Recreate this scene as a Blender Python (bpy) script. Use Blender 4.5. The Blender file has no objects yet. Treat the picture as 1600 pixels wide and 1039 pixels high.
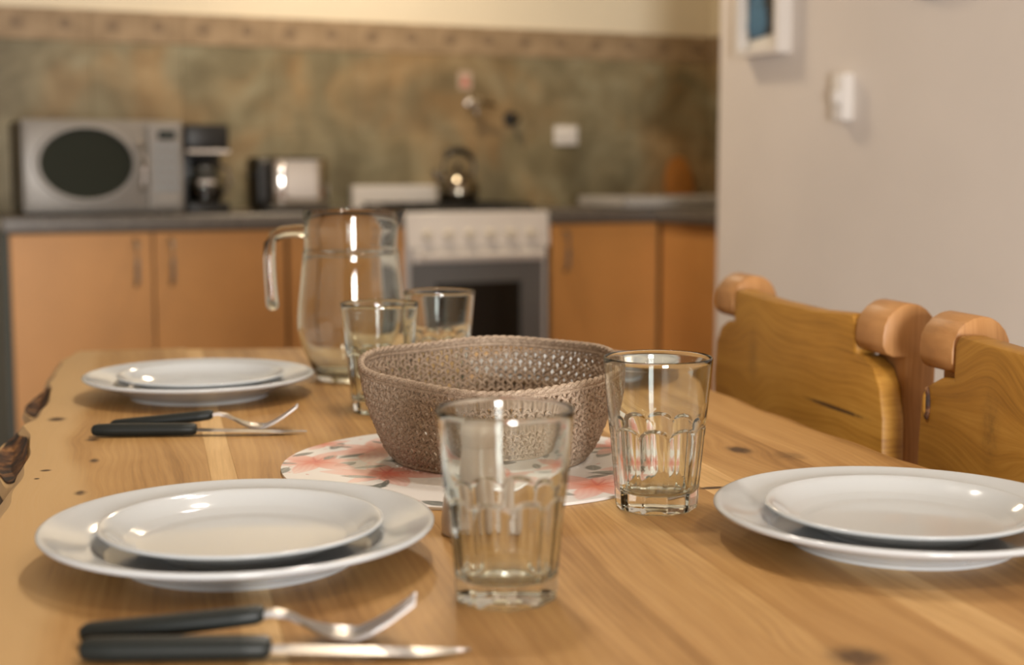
import bpy, bmesh, math, random
import numpy as np
from mathutils import Vector, Matrix

random.seed(7)
RNG = np.random.default_rng(7)
SC = bpy.context.scene
COL = SC.collection
PI = math.pi
R = math.radians

# ------------------------------------------------------------------ camera, light, exposure
CAM_Z = 1.03                      # eye height over the floor
TOP = 0.77                        # table top
cam = bpy.data.cameras.new('camera')
cam_o = bpy.data.objects.new('camera', cam)
COL.objects.link(cam_o)
cam_o.location = (0, 0, CAM_Z)
cam_o.rotation_euler = (R(90 - 6.54), 0, 0)
cam.sensor_width = 36.0
cam.lens = 2250.0 / 1600.0 * 36.0
cam.clip_start = 0.02
cam.dof.use_dof = True
cam.dof.focus_distance = 1.17
cam.dof.aperture_fstop = 4.3
SC.camera = cam_o

SC.view_settings.view_transform = 'Standard'
SC.view_settings.look = 'None'
SC.view_settings.gamma = 1.0
SC.view_settings.use_curve_mapping = False
SC.view_settings.exposure = 0.47
SC.cycles.use_denoising = True
SC.cycles.max_bounces = 14
SC.cycles.transmission_bounces = 12
SC.cycles.glossy_bounces = 6
SC.cycles.diffuse_bounces = 4
SC.cycles.transparent_max_bounces = 12
SC.cycles.caustics_reflective = False
SC.cycles.caustics_refractive = True
SC.cycles.blur_glossy = 0.6
SC.cycles.sample_clamp_indirect = 6.0

world = bpy.data.worlds.new('sky')
SC.world = world
world.use_nodes = True
world.node_tree.nodes['Background'].inputs[0].default_value = (0.75, 0.86, 1.0, 1)
world.node_tree.nodes['Background'].inputs[1].default_value = 1.0

# room frame: u runs along the kitchen wall, v runs into it
TH = R(25.0)
KU = Vector((math.cos(TH), math.sin(TH), 0))
KV = Vector((-math.sin(TH), math.cos(TH), 0))
K0 = Vector((-0.128, 5.0, 0))
def K(u, v, z=0.0):
    return K0 + KU * u + KV * v + Vector((0, 0, z))
# table frame: n runs across the table, s along it
TY = R(14.0)
TN = Vector((math.cos(TY), math.sin(TY), 0))
TD = Vector((-math.sin(TY), math.cos(TY), 0))
def T(n, s, z=0.0):
    return TN * n + TD * s + Vector((0, 0, z))

def area_light(name, loc, rot, sx, sy, power, color):
    l = bpy.data.lights.new(name, 'AREA')
    l.shape = 'RECTANGLE'; l.size = sx; l.size_y = sy
    l.energy = power; l.color = color
    o = bpy.data.objects.new(name, l); COL.objects.link(o)
    o.location = loc; o.rotation_euler = rot
    return o
DAY = (1.0, 0.97, 0.93)
# daylight coming in through the glazed door behind the camera, set low to spare the table top
area_light('daylight_window_rear', K(-2.35, -6.93, 0.80), (R(90), 0, TH), 0.7, 1.4, 166, DAY)
WARM = (1.0, 0.91, 0.79)
LAMP_POWER = 125.0                # glow of each bulb of the pendant over the table
KITCHEN_POWER = 13                # the kitchen ceiling lamp
ROOM_POWER = 4                   # the lamp behind the camera

# ------------------------------------------------------------------ node helpers
class NT:
    def __init__(self, name):
        self.m = bpy.data.materials.new(name)
        self.m.use_nodes = True
        self.t = self.m.node_tree
        self.t.nodes.clear()
        self.out = self.t.nodes.new('ShaderNodeOutputMaterial')
    def put(self, sock, v):
        if v is None: return
        if isinstance(v, bpy.types.NodeSocket):
            self.t.links.new(v, sock)
        else:
            if isinstance(v, (tuple, list)) and len(v) == 3 and sock.type == 'RGBA':
                v = (*v, 1)
            sock.default_value = v
    def node(self, typ, props=None, **ins):
        n = self.t.nodes.new(typ)
        for k, v in (props or {}).items(): setattr(n, k, v)
        for k, v in ins.items():
            key = int(k[1:]) if k[0] == 'i' and k[1:].isdigit() else k.replace('_', ' ')
            self.put(n.inputs[key], v)
        return n
    def math(self, op, a, b=None, c=None, clamp=False):
        n = self.t.nodes.new('ShaderNodeMath'); n.operation = op; n.use_clamp = clamp
        self.put(n.inputs[0], a); self.put(n.inputs[1], b)
        if c is not None: self.put(n.inputs[2], c)
        return n.outputs[0]
    def mix(self, f, a, b, blend='MIX'):
        n = self.t.nodes.new('ShaderNodeMix'); n.data_type = 'RGBA'; n.blend_type = blend
        self.put(n.inputs[0], f); self.put(n.inputs[6], a); self.put(n.inputs[7], b)
        return n.outputs[2]
    def noise(self, vec, scale, detail=3, rough=0.55, dist=0.0):
        n = self.node('ShaderNodeTexNoise', None, Vector=vec, Scale=scale, Detail=detail, Roughness=rough, Distortion=dist)
        return n.outputs[0]
    def ramp(self, f, stops):
        n = self.t.nodes.new('ShaderNodeValToRGB')
        e = n.color_ramp.elements
        while len(e) < len(stops): e.new(0.5)
        for k, (p, c) in enumerate(stops):
            e[k].position = p
            e[k].color = (*c, 1) if len(c) == 3 else c
        self.put(n.inputs[0], f)
        return n.outputs[0]
    def smooth(self, x, a, b):
        n = self.t.nodes.new('ShaderNodeMapRange'); n.interpolation_type = 'SMOOTHSTEP'
        self.put(n.inputs[0], x); n.inputs[1].default_value = a; n.inputs[2].default_value = b
        n.inputs[3].default_value = 0; n.inputs[4].default_value = 1
        return n.outputs[0]
    def obj(self):
        return self.node('ShaderNodeTexCoord').outputs['Object']
    def xyz(self, v):
        n = self.node('ShaderNodeSeparateXYZ', None, i0=v)
        return n.outputs
    def vec(self, x, y, z):
        n = self.node('ShaderNodeCombineXYZ', None, i0=x, i1=y, i2=z)
        return n.outputs[0]
    def bump(self, h, strength=0.3, dist=0.001):
        return self.node('ShaderNodeBump', None, Strength=strength, Distance=dist, Height=h).outputs[0]
    def principled(self, **ins):
        p = self.node('ShaderNodeBsdfPrincipled', None, **ins)
        self.t.links.new(p.outputs[0], self.out.inputs[0])
        return self.m

def plain(name, color, rough=0.5, metal=0.0, spec=0.5, var=0.0, vscale=20.0, bump=0.0, bscale=200.0, coat=0.0):
    g = NT(name)
    c = color
    nrm = None
    if var or bump: o = g.obj()
    if var:
        f = g.noise(o, vscale, 4)
        lo = tuple(x * (1 - var) for x in color); hi = tuple(min(1, x * (1 + var)) for x in color)
        c = g.ramp(f, [(0.3, lo), (0.7, hi)])
    if bump: nrm = g.bump(g.noise(o, bscale, 3), bump)
    return g.principled(Base_Color=c, Roughness=rough, Metallic=metal, Specular_IOR_Level=spec, Coat_Weight=coat, Normal=nrm)

def glass(name, color=(1, 1, 1), ior=1.48, rough=0.0):
    g = NT(name)
    n = g.node('ShaderNodeBsdfGlass', None, Color=color, Roughness=rough, IOR=ior)
    g.t.links.new(n.outputs[0], g.out.inputs[0])
    return g.m

def emitter(name, color, strength):
    g = NT(name)
    n = g.node('ShaderNodeEmission', None, Color=color, Strength=strength)
    g.t.links.new(n.outputs[0], g.out.inputs[0])
    return g.m

def wood(name, light, mid, dark, swz=(0, 1, 2), knots=(), sap=None, rough=0.38, stretch=1.0, tint=True, offset=0.0, wav=0.07):
    """swz picks which object axis runs across the boards, along them, through them."""
    g = NT(name)
    ax = g.xyz(g.obj())
    x, y, z = ax[swz[0]], ax[swz[1]], ax[swz[2]]
    info = g.node('ShaderNodeObjectInfo')
    rnd = g.math('MULTIPLY', info.outputs['Random'], 13.0)
    kmask = None; kwarp = None
    for (kx, ky, rx, ry, st) in knots:
        dx = g.math('DIVIDE', g.math('SUBTRACT', x, kx), rx)
        dy = g.math('DIVIDE', g.math('SUBTRACT', y, ky), ry)
        d2 = g.math('ADD', g.math('MULTIPLY', dx, dx), g.math('MULTIPLY', dy, dy))
        e = g.math('POWER', 2.718, g.math('MULTIPLY', d2, -1.0))
        w = g.math('MULTIPLY', g.math('MULTIPLY', dx, g.math('POWER', 2.718, g.math('MULTIPLY', d2, -0.12))), -0.55 * rx)
        m = g.math('MULTIPLY', e, st)
        kmask = m if kmask is None else g.math('MAXIMUM', kmask, m)
        kwarp = w if kwarp is None else g.math('ADD', kwarp, w)
    # slow waviness of the grain along the board
    slow = g.noise(g.vec(g.math('MULTIPLY', x, 5.0), g.math('MULTIPLY', y, 1.6 * stretch), g.math('ADD', rnd, offset)), 1.0, 2)
    xs = g.math('ADD', x, g.math('MULTIPLY', g.math('SUBTRACT', slow, 0.5), wav))
    if kwarp is not None: xs = g.math('ADD', xs, kwarp)
    rings = g.noise(g.vec(g.math('MULTIPLY', xs, 42.0), g.math('MULTIPLY', y, 0.55 * stretch), g.math('ADD', g.math('MULTIPLY', z, 9.0), rnd)), 1.0, 3, 0.6)
    lines = g.math('MULTIPLY_ADD', g.math('SINE', g.math('MULTIPLY', xs, 900.0)), 0.5, 0.5)
    pores = g.noise(g.vec(g.math('MULTIPLY', xs, 520.0), g.math('MULTIPLY', y, 16.0), g.math('MULTIPLY', z, 60.0)), 1.0, 3, 0.6)
    blot = g.noise(g.vec(g.math('MULTIPLY', x, 9.0), g.math('MULTIPLY', y, 4.0), rnd), 1.0, 3)
    f = g.math('ADD', g.math('MULTIPLY', rings, 0.46), g.math('ADD', g.math('MULTIPLY', pores, 0.26), g.math('ADD', g.math('MULTIPLY', lines, 0.035), g.math('MULTIPLY', blot, 0.28))))
    col = g.ramp(f, [(0.36, dark), (0.50, mid), (0.66, light)])
    if sap is not None:
        sx, sw, sc = sap
        edge = g.math('ADD', x, g.math('MULTIPLY', g.math('SUBTRACT', g.noise(g.vec(0.0, g.math('MULTIPLY', y, 3.2), 3.3), 1.0, 2), 0.5), 0.085))
        ms = g.math('SUBTRACT', 1.0, g.smooth(edge, sx - sw, sx + sw))
        col = g.mix(g.math('MULTIPLY', ms, 0.85), col, sc)
    if tint: col = g.mix(1.0, col, info.outputs['Color'], 'MULTIPLY')
    if kmask is not None:
        ragged = g.math('MULTIPLY', kmask, g.math('ADD', 0.55, g.noise(g.vec(g.math('MULTIPLY', x, 150.0), g.math('MULTIPLY', y, 150.0), 0.0), 1.0, 3)))
        col = g.mix(g.smooth(ragged, 0.16, 0.9), col, (0.075, 0.04, 0.018))
    nrm = g.bump(g.math('ADD', g.math('MULTIPLY', pores, 0.6), g.math('MULTIPLY', rings, 0.4)), 0.10, 0.001)
    rg = g.math('MULTIPLY_ADD', pores, 0.18, rough - 0.09)
    return g.principled(Base_Color=col, Roughness=rg, Specular_IOR_Level=0.22, Normal=nrm)

# ------------------------------------------------------------------ mesh helpers
def link_mesh(name, me, mat, parent=None, loc=(0, 0, 0), rot=(0, 0, 0), smooth=35):
    if mat is not None: me.materials.append(mat)
    if smooth:
        for p in me.polygons: p.use_smooth = True
        me.set_sharp_from_angle(angle=R(smooth))
    o = bpy.data.objects.new(name, me)
    COL.objects.link(o)
    o.parent = parent
    o.location = loc
    o.rotation_euler = rot
    return o

class MB:
    """Collects shapes; build() links them as one mesh object."""
    def __init__(self): self.v = []; self.f = []
    def add(self, vs, fs):
        b = len(self.v)
        self.v += [tuple(p) for p in vs]
        self.f += [tuple(i + b for i in q) for q in fs]
        return self
    def bm(self, bm):
        bm.verts.index_update()
        self.add([v.co[:] for v in bm.verts], [[v.index for v in f.verts] for f in bm.faces])
        bm.free(); return self
    def box(self, x0, x1, y0, y1, z0, z1, bev=0.0, seg=2):
        bm = bmesh.new()
        bmesh.ops.create_cube(bm, size=1.0)
        for v in bm.verts:
            v.co = ((x0 + x1) / 2 + v.co.x * (x1 - x0), (y0 + y1) / 2 + v.co.y * (y1 - y0), (z0 + z1) / 2 + v.co.z * (z1 - z0))
        if bev: bmesh.ops.bevel(bm, geom=bm.edges[:], offset=bev, segments=seg, profile=0.5, affect='EDGES')
        return self.bm(bm)
    def prism(self, pts, h0, h1, axis='z', bev=0.0, seg=2):
        """outline pts (a,b) extruded along axis: z -> (a,b,h), y -> (a,h,b), x -> (h,a,b)"""
        bm = bmesh.new()
        def mk(a, b, h):
            return (a, b, h) if axis == 'z' else ((a, h, b) if axis == 'y' else (h, a, b))
        lo = [bm.verts.new(mk(a, b, h0)) for a, b in pts]
        hi = [bm.verts.new(mk(a, b, h1)) for a, b in pts]
        n = len(pts)
        bm.faces.new(lo); bm.faces.new(hi[::-1])
        for i in range(n): bm.faces.new((lo[i], hi[i], hi[(i + 1) % n], lo[(i + 1) % n]))
        bmesh.ops.recalc_face_normals(bm, faces=bm.faces[:])
        if bev: bmesh.ops.bevel(bm, geom=bm.edges[:], offset=bev, segments=seg, profile=0.5, affect='EDGES')
        return self.bm(bm)
    def lathe(self, prof, n=48, c=(0, 0, 0), axis='z', rfun=None):
        """profile (r, h) turned about an axis; points with r = 0 close it"""
        vs = []; fs = []; rows = []
        def mk(x, y, h):
            p = (x, y, h) if axis == 'z' else ((x, h, y) if axis == 'y' else (h, x, y))
            return (p[0] + c[0], p[1] + c[1], p[2] + c[2])
        for r, h in prof:
            if r <= 1e-9:
                vs.append(mk(0, 0, h)); rows.append([len(vs) - 1] * n)
            else:
                row = []
                for k in range(n):
                    a = 2 * PI * k / n
                    rr = rfun(r, h, a) if rfun else r
                    vs.append(mk(rr * math.cos(a), rr * math.sin(a), h)); row.append(len(vs) - 1)
                rows.append(row)
        for i in range(len(rows) - 1):
            for k in range(n):
                q = [rows[i][k], rows[i][(k + 1) % n], rows[i + 1][(k + 1) % n], rows[i + 1][k]]
                u = []
                for w in q:
                    if w not in u: u.append(w)
                if len(u) > 2: fs.append(u if axis != 'y' else u[::-1])
        return self.add(vs, fs)
    def tube(self, pts, rad, n=10, closed=False, flat=1.0):
        pts = [Vector(p) for p in pts]; m = len(pts)
        rs = rad if isinstance(rad, (list, tuple)) else [rad] * m
        vs = []; fs = []
        up = Vector((0, 0, 1))
        for i, p in enumerate(pts):
            a = pts[(i - 1) % m] if (closed or i > 0) else p
            b = pts[(i + 1) % m] if (closed or i < m - 1) else p
            t = (b - a).normalized()
            ref = up if abs(t.z) < 0.95 else Vector((0, 1, 0))
            s = t.cross(ref).normalized(); w = s.cross(t).normalized()
            for k in range(n):
                an = 2 * PI * k / n
                q = p + s * (rs[i] * math.cos(an)) + w * (rs[i] * flat * math.sin(an))
                vs.append(q[:])
        e = m if closed else m - 1
        for i in range(e):
            j = (i + 1) % m
            for k in range(n):
                k2 = (k + 1) % n
                fs.append((i * n + k, i * n + k2, j * n + k2, j * n + k))
        if not closed:
            fs.append(tuple(range(n))[::-1]); fs.append(tuple((m - 1) * n + k for k in range(n)))
        return self.add(vs, fs)
    def loft(self, secs, cap=True):
        n = len(secs[0]); vs = [p for s in secs for p in s]; fs = []
        for i in range(len(secs) - 1):
            for k in range(n):
                k2 = (k + 1) % n
                fs.append((i * n + k, (i + 1) * n + k, (i + 1) * n + k2, i * n + k2))
        if cap:
            fs.append(tuple(range(n))); fs.append(tuple((len(secs) - 1) * n + k for k in range(n))[::-1])
        return self.add(vs, fs)
    def sphere(self, c, r, seg=12, rings=8, sc=(1, 1, 1), mat=None):
        bm = bmesh.new()
        bmesh.ops.create_uvsphere(bm, u_segments=seg, v_segments=rings, radius=r)
        for v in bm.verts: v.co = (c[0] + v.co.x * sc[0], c[1] + v.co.y * sc[1], c[2] + v.co.z * sc[2])
        return self.bm(bm)
    def mesh(self, name):
        me = bpy.data.meshes.new(name)
        me.from_pydata(self.v, [], self.f); me.update()
        bm = bmesh.new(); bm.from_mesh(me)
        bmesh.ops.recalc_face_normals(bm, faces=bm.faces[:])
        bm.to_mesh(me); bm.free()
        return me
    def build(self, name, mat, parent=None, loc=(0, 0, 0), rot=(0, 0, 0), smooth=35):
        return link_mesh(name, self.mesh(name), mat, parent, loc, rot, smooth)

def tag(o, label=None, cat=None, group=None, kind=None):
    if label: o['label'] = label
    if cat: o['category'] = cat
    if group: o['group'] = group
    if kind: o['kind'] = kind
    return o
def thing(name, label, cat, loc=(0, 0, 0), rotz=0.0, group=None):
    o = bpy.data.objects.new(name, None); COL.objects.link(o)
    o.empty_display_size = 0.05
    o.location = loc; o.rotation_euler = (0, 0, rotz)
    return tag(o, label, cat, group)
def copy_tree(o, parent=None):
    c = o.copy(); COL.objects.link(c); c.parent = parent
    for ch in list(o.children): copy_tree(ch, c)
    return c
def kthing(name, label, cat, u, v, z, group=None, rot=0.0):
    return thing(name, label, cat, K(u, v, z), TH + rot, group)

# ------------------------------------------------------------------ materials
M = {}
M['cream'] = plain('cream_paint', (0.80, 0.72, 0.56), 0.8, var=0.03, vscale=3, bump=0.05, bscale=90)
M['greige'] = plain('greige_paint', (0.71, 0.65, 0.595), 0.85, var=0.035, vscale=2.5, bump=0.06, bscale=80)
M['ceil'] = plain('dimmed_ceiling', (0.42, 0.33, 0.23), 0.8, var=0.1)  # ceiling colour lowered so less light bounces into the room
M['far_wall'] = plain('muted_paint', (0.34, 0.30, 0.26), 0.9)  # unseen rear and left walls, darkened to cut the fill light
M['granite'] = plain('dark_granite', (0.13, 0.115, 0.10), 0.35, var=0.35, vscale=90)
M['laminate'] = plain('orange_beech_laminate', (0.57, 0.278, 0.083), 0.45, var=0.06, vscale=6)
M['lam_edge'] = plain('shadow_gap_board', (0.10, 0.07, 0.045), 0.6)
M['end_panel'] = plain('dark_green_grey_board', (0.05, 0.055, 0.045), 0.6)
M['white_enamel'] = plain('white_enamel', (0.74, 0.70, 0.66), 0.25)
M['white_plastic'] = plain('white_plastic', (0.80, 0.77, 0.74), 0.4)
M['pale_tray'] = plain('pale_grey_enamel', (0.46, 0.44, 0.42), 0.35)
M['oven_grey'] = plain('oven_grey', (0.16, 0.165, 0.17), 0.35, metal=0.3)
M['black_glass'] = plain('black_glass', (0.006, 0.006, 0.006), 0.12)
M['black_plastic'] = plain('black_plastic', (0.012, 0.012, 0.012), 0.4)
M['black_iron'] = plain('black_iron', (0.015, 0.014, 0.013), 0.6)
M['knob'] = plain('cream_knob', (0.66, 0.61, 0.52), 0.4)
M['silver'] = plain('silver_paint', (0.28, 0.262, 0.24), 0.42, metal=0.3)
M['dark_window'] = plain('dark_oven_window', (0.016, 0.019, 0.010), 0.6, spec=0.2)
M['mw_side'] = plain('dark_brown_casing', (0.03, 0.024, 0.016), 0.5)
M['display'] = plain('dark_display', (0.01, 0.02, 0.018), 0.2)
M['button'] = plain('blue_grey_button', (0.30, 0.33, 0.36), 0.5)
M['chrome'] = plain('chrome', (0.78, 0.76, 0.73), 0.12, metal=1.0)
M['steel'] = plain('brushed_steel', (0.58, 0.56, 0.55), 0.30, metal=1.0, var=0.05, vscale=40)
M['kettle'] = plain('dull_kettle_steel', (0.30, 0.27, 0.22), 0.16, metal=1.0)
M['handle'] = plain('satin_handle', (0.30, 0.25, 0.20), 0.35, metal=0.8)
M['red_paper'] = plain('pink_red_paper', (0.55, 0.14, 0.11), 0.8)
M['tag_paper'] = plain('pinkish_paper', (0.52, 0.40, 0.31), 0.8)
M['board'] = plain('cutting_board_wood', (0.42, 0.17, 0.035), 0.5, var=0.15, vscale=14)
M['porcelain'] = plain('white_porcelain', (0.53, 0.56, 0.585), 0.10, spec=0.45)
M['shaker'] = plain('white_ceramic', (0.62, 0.55, 0.50), 0.2)
M['glass'] = glass('clear_glass', (0.97, 0.988, 0.98))
M['water'] = glass('water', (0.99, 1.0, 1.0), 1.333)
M['coffee'] = plain('coffee', (0.012, 0.006, 0.003), 0.1)
M['cutlery_black'] = plain('black_handle_plastic', (0.012, 0.016, 0.016), 0.45, spec=0.3, bump=0.05, bscale=300)
M['floor'] = plain('brown_floor', (0.16, 0.09, 0.05), 0.4, var=0.2, vscale=5)
M['bark'] = None
M['brass'] = plain('dark_lamp_metal', (0.05, 0.04, 0.03), 0.4, metal=0.8)
M['bulb'] = emitter('bulb_glow', WARM, LAMP_POWER)
M['bulb_k'] = emitter('kitchen_lamp_glow', (1.0, 0.80, 0.55), 14.0)
M['frame_white'] = plain('white_frame', (0.74, 0.70, 0.66), 0.5)
M['clock_dark'] = plain('dark_brown_rim', (0.08, 0.06, 0.05), 0.4)
M['paper'] = plain('off_white_paper', (0.75, 0.72, 0.66), 0.8)

g = NT('bark'); o_ = g.obj()
M['bark'] = g.principled(Base_Color=g.ramp(g.noise(o_, 42, 5, 0.65), [(0.40, (0.008, 0.004, 0.002)), (0.52, (0.07, 0.024, 0.007)), (0.64, (0.30, 0.14, 0.045))]),
                         Roughness=0.7, Normal=g.bump(g.noise(o_, 160, 5), 0.8, 0.003))

g = NT('slate_tile'); o_ = g.obj()                       # mottled slate-look backsplash tile
inf = g.node('ShaderNodeObjectInfo')
vv = g.node('ShaderNodeNewGeometry').outputs['Position']
f1 = g.noise(vv, 5.2, 5, 0.58, 0.6); f2 = g.noise(vv, 2.6, 3, 0.5, 0.5)
c1 = g.ramp(f1, [(0.27, (0.145, 0.114, 0.060)), (0.46, (0.220, 0.183, 0.106)), (0.58, (0.285, 0.245, 0.152)), (0.74, (0.35, 0.322, 0.225))])
c2 = g.ramp(f2, [(0.36, (0.86, 0.90, 0.92)), (0.50, (1.0, 0.99, 0.96)), (0.64, (1.26, 1.01, 0.80))])
cc = g.mix(1.0, c1, c2, 'MULTIPLY')
cc = g.mix(1.0, cc, inf.outputs['Color'], 'MULTIPLY')
M['tile'] = g.principled(Base_Color=cc, Roughness=0.55, Normal=g.bump(f1, 0.25, 0.004))
g = NT('border_tile'); o_ = g.obj()
M['border'] = g.principled(Base_Color=g.ramp(g.noise(o_, 14, 4), [(0.35, (0.265, 0.185, 0.105)), (0.65, (0.38, 0.275, 0.168))]), Roughness=0.6)
M['motif'] = plain('dark_motif', (0.235, 0.165, 0.10), 0.6)
M['grout'] = plain('grout', (0.20, 0.16, 0.10), 0.9)

KN = [(0.522, 1.223, 0.012, 0.020, 0.9), (0.556, 1.187, 0.020, 0.030, 0.5), (0.359, 0.677, 0.020, 0.022, 0.75),
      (-0.102, 1.547, 0.010, 0.014, 0.9), (-0.061, 1.420, 0.008, 0.010, 0.8), (-0.056, 1.316, 0.005, 0.012, 0.8),
      (-0.062, 1.186, 0.006, 0.012, 0.7), (-0.095, 1.283, 0.0045, 0.004, 1.2), (-0.100, 1.250, 0.0022, 0.003, 1.2),
      (0.438, 1.080, 0.012, 0.0045, 1.3)]
M['table'] = wood('table_wood', (0.545, 0.345, 0.150), (0.42, 0.245, 0.093), (0.25, 0.127, 0.040), (0, 1, 2), KN, sap=(-0.072, 0.012, (0.57, 0.395, 0.20)), rough=0.46)
M['chair'] = wood('chair_wood', (0.48, 0.265, 0.055), (0.355, 0.174, 0.029), (0.20, 0.090, 0.014), (2, 1, 0), [(0.77, -0.12, 0.0025, 0.07, 1.1), (0.80, 0.10, 0.05, 0.02, 0.42), (0.70, 0.06, 0.010, 0.010, 0.5)], rough=0.42, stretch=1.6)
M['chair_end'] = wood('chair_post_wood', (0.46, 0.245, 0.098), (0.38, 0.190, 0.070), (0.25, 0.118, 0.042), (0, 2, 1), rough=0.42, stretch=2.0)

# ------------------------------------------------------------------ the room
def kbox(name, u0, u1, v0, v1, z0, z1, mat):
    c = K((u0 + u1) / 2, (v0 + v1) / 2, 0)
    o = MB().box(-(u1 - u0) / 2, (u1 - u0) / 2, -(v1 - v0) / 2, (v1 - v0) / 2, z0, z1).build(name, mat, None, c, (0, 0, TH), 0)
    return tag(o, kind='structure')
WV = 0.60                          # wall plane behind the counter
H = 2.6
kbox('floor', -4.4, 1.6, -7.3, 0.9, -0.1, 0.0, M['floor'])
kbox('ceiling', -4.4, 1.6, -7.3, 0.9, H, H + 0.1, M['ceil'])
wall_back = tag(MB().box(-4.4, 1.6, WV, WV + 0.2, 0, H).build('wall_back', M['cream'], None, K(0, 0), (0, 0, TH), 0), kind='structure')
wall_side = tag(MB().box(1.34, 1.54, -1.2, WV, 0, H).build('wall_side', M['cream'], None, K(0, 0), (0, 0, TH), 0), kind='structure')
wall_right = tag(MB().box(0.36, 0.50, -7.1, -0.97, 0, H).build('wall_right', M['greige'], None, K(0, 0), (0, 0, TH), 0), kind='structure')
kbox('wall_kitchen_end', 0.50, 1.34, -1.2, -1.06, 0, H, M['cream'])

def wall_with_window(name, axis, fixed0, fixed1, a0, a1, w0, w1, z0, z1, mat):
    b = MB()
    def bx(p, q, r0, r1):
        if axis == 'u': b.box(p, q, fixed0, fixed1, r0, r1)
        else: b.box(fixed0, fixed1, p, q, r0, r1)
    bx(a0, w0, 0, H); bx(w1, a1, 0, H); bx(w0, w1, 0, z0); bx(w0, w1, z1, H)
    return tag(b.build(name, mat, None, K(0, 0), (0, 0, TH), 0), kind='structure')
wall_with_window('wall_rear', 'u', -7.1, -7.0, -4.2, 0.36, -2.70, -2.0, 0.10, 1.50, M['far_wall'])
kbox('wall_left', -4.3, -4.2, -7.1, WV, 0, H, M['far_wall'])
g = NT('window_pane')
tr = g.node('ShaderNodeBsdfTransparent'); gl = g.node('ShaderNodeBsdfGlossy', None, Roughness=0.0)
mx = g.node('ShaderNodeMixShader', None, i0=0.08); g.t.links.new(tr.outputs[0], mx.inputs[1]); g.t.links.new(gl.outputs[0], mx.inputs[2])
g.t.links.new(mx.outputs[0], g.out.inputs[0]); M['pane'] = g.m
def window(name, loc, rotz):
    w = MB()
    w.box(-0.35, 0.35, -0.03, 0.03, -0.70, -0.65).box(-0.35, 0.35, -0.03, 0.03, 0.65, 0.70)
    w.box(-0.35, -0.30, -0.03, 0.03, -0.65, 0.65).box(0.30, 0.35, -0.03, 0.03, -0.65, 0.65)
    o = tag(w.build(name, M['frame_white'], None, loc, (0, 0, rotz), 0), kind='structure')
    MB().box(-0.30, 0.30, -0.004, 0.004, -0.65, 0.65).build('pane', M['pane'], o, smooth=0)
window('window_1', K(-2.35, -7.05, 0.80), TH)

# backsplash tiles, each one a child of the wall it covers
CT = 0.88                          # counter top height
TW = 0.315
tz = [CT - 0.01, CT + 0.285, CT + 0.58]
tile_m = MB().box(0.0004, TW - 0.0004, 0, 0.012, 0.0004, 0.2946, 0.0012, 1).mesh('tile'); tile_m.materials.append(M['tile'])
list_m = MB().box(0.0004, TW - 0.0004, 0, 0.014, 0.0004, 0.108, 0.0015, 1).mesh('border_tile'); list_m.materials.append(M['border'])
mot_m = MB().prism([(0.022 * math.cos(a), 0.022 * math.sin(a)) for a in np.linspace(0, 2 * PI, 8, endpoint=False)], 0, 0.004, 'y', 0.001, 1).mesh('motif'); mot_m.materials.append(M['motif'])
def put(name, me, parent, loc, rot=(0, 0, 0)):
    o = bpy.data.objects.new(name, me); COL.objects.link(o); o.parent = parent; o.location = loc; o.rotation_euler = rot
    return o
for k in range(-8, 5):
    x = 0.075 + k * TW
    if x + TW > 1.345: continue
    for r in range(2):
        t = put('tile', tile_m, wall_back, (x, WV - 0.012, tz[r]))
        b = 0.96 + 0.08 * random.random(); t.color = (b * (0.99 + 0.03 * random.random()), b, b * (0.96 + 0.06 * random.random()), 1)
    bt = put('border_tile', list_m, wall_back, (x, WV - 0.014, tz[2]))
    for q in (0.25, 0.75): put('motif', mot_m, bt, (TW * q, -0.0035, 0.06))
for k in range(6):                 # the same tiles round the corner
    y = WV - 0.012 - k * TW
    for r in range(2):
        t = put('tile', tile_m, wall_side, (1.34 - 0.012, y, tz[r]), (0, 0, R(-90)))
        b = 0.94 + 0.1 * random.random(); t.color = (b, b, b, 1)
    bt = put('border_tile', list_m, wall_side, (1.34 - 0.014, y, tz[2]), (0, 0, R(-90)))
    for q in (0.25, 0.75): put('motif', mot_m, bt, (TW * q, -0.0035, 0.06))

# ------------------------------------------------------------------ kitchen cabinets
def bar_handle(parent, x, y, z0, z1):
    h = MB()
    h.tube([(x, y, z0), (x, y - 0.028, z0 + 0.012), (x, y - 0.030, (z0 + z1) / 2), (x, y - 0.028, z1 - 0.012), (x, y, z1)], 0.0075, 10)
    return h.build('handle', M['handle'], parent)
def base_cabinet(label, u0, u1, doors, handles):
    w = u1 - u0
    t = kthing('base_cabinet', label, 'cabinet', u0, 0, 0, 'orange base cabinets under the worktop')
    b = MB().box(0.0, w, 0.0, WV - 0.02, 0.10, CT - 0.045).box(0.01, w - 0.01, 0.05, WV - 0.02, 0.0, 0.10)
    b.build('body', M['lam_edge'], t, smooth=0)
    dw = w / doors
    for i in range(doors):
        d = MB().box(i * dw + 0.003, (i + 1) * dw - 0.003, -0.020, -0.001, 0.105, CT - 0.052, 0.002, 1).build('door', M['laminate'], t)
        bar_handle(d, i * dw + (dw - 0.055 if handles[i] == 'r' else 0.055), -0.020, CT - 0.215, CT - 0.075)
    return t
c1 = base_cabinet('double-door orange cabinet below the microwave', -1.538, -0.680, 2, 'rl')
MB().box(-0.018, -0.001, -0.02, WV - 0.02, 0.0, CT - 0.045).build('end_panel', M['end_panel'], c1, smooth=0)
base_cabinet('single-door orange cabinet left of the stove, behind the glass jug', -0.674, -0.268, 1, 'r')
base_cabinet('single-door orange cabinet directly right of the white stove', 0.285, 0.727, 1, 'l')
t = kthing('base_cabinet', 'dim orange corner cabinet turned sideways next to the pale wall', 'cabinet', 0.731, 0, 0, 'orange base cabinets under the worktop')
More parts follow.
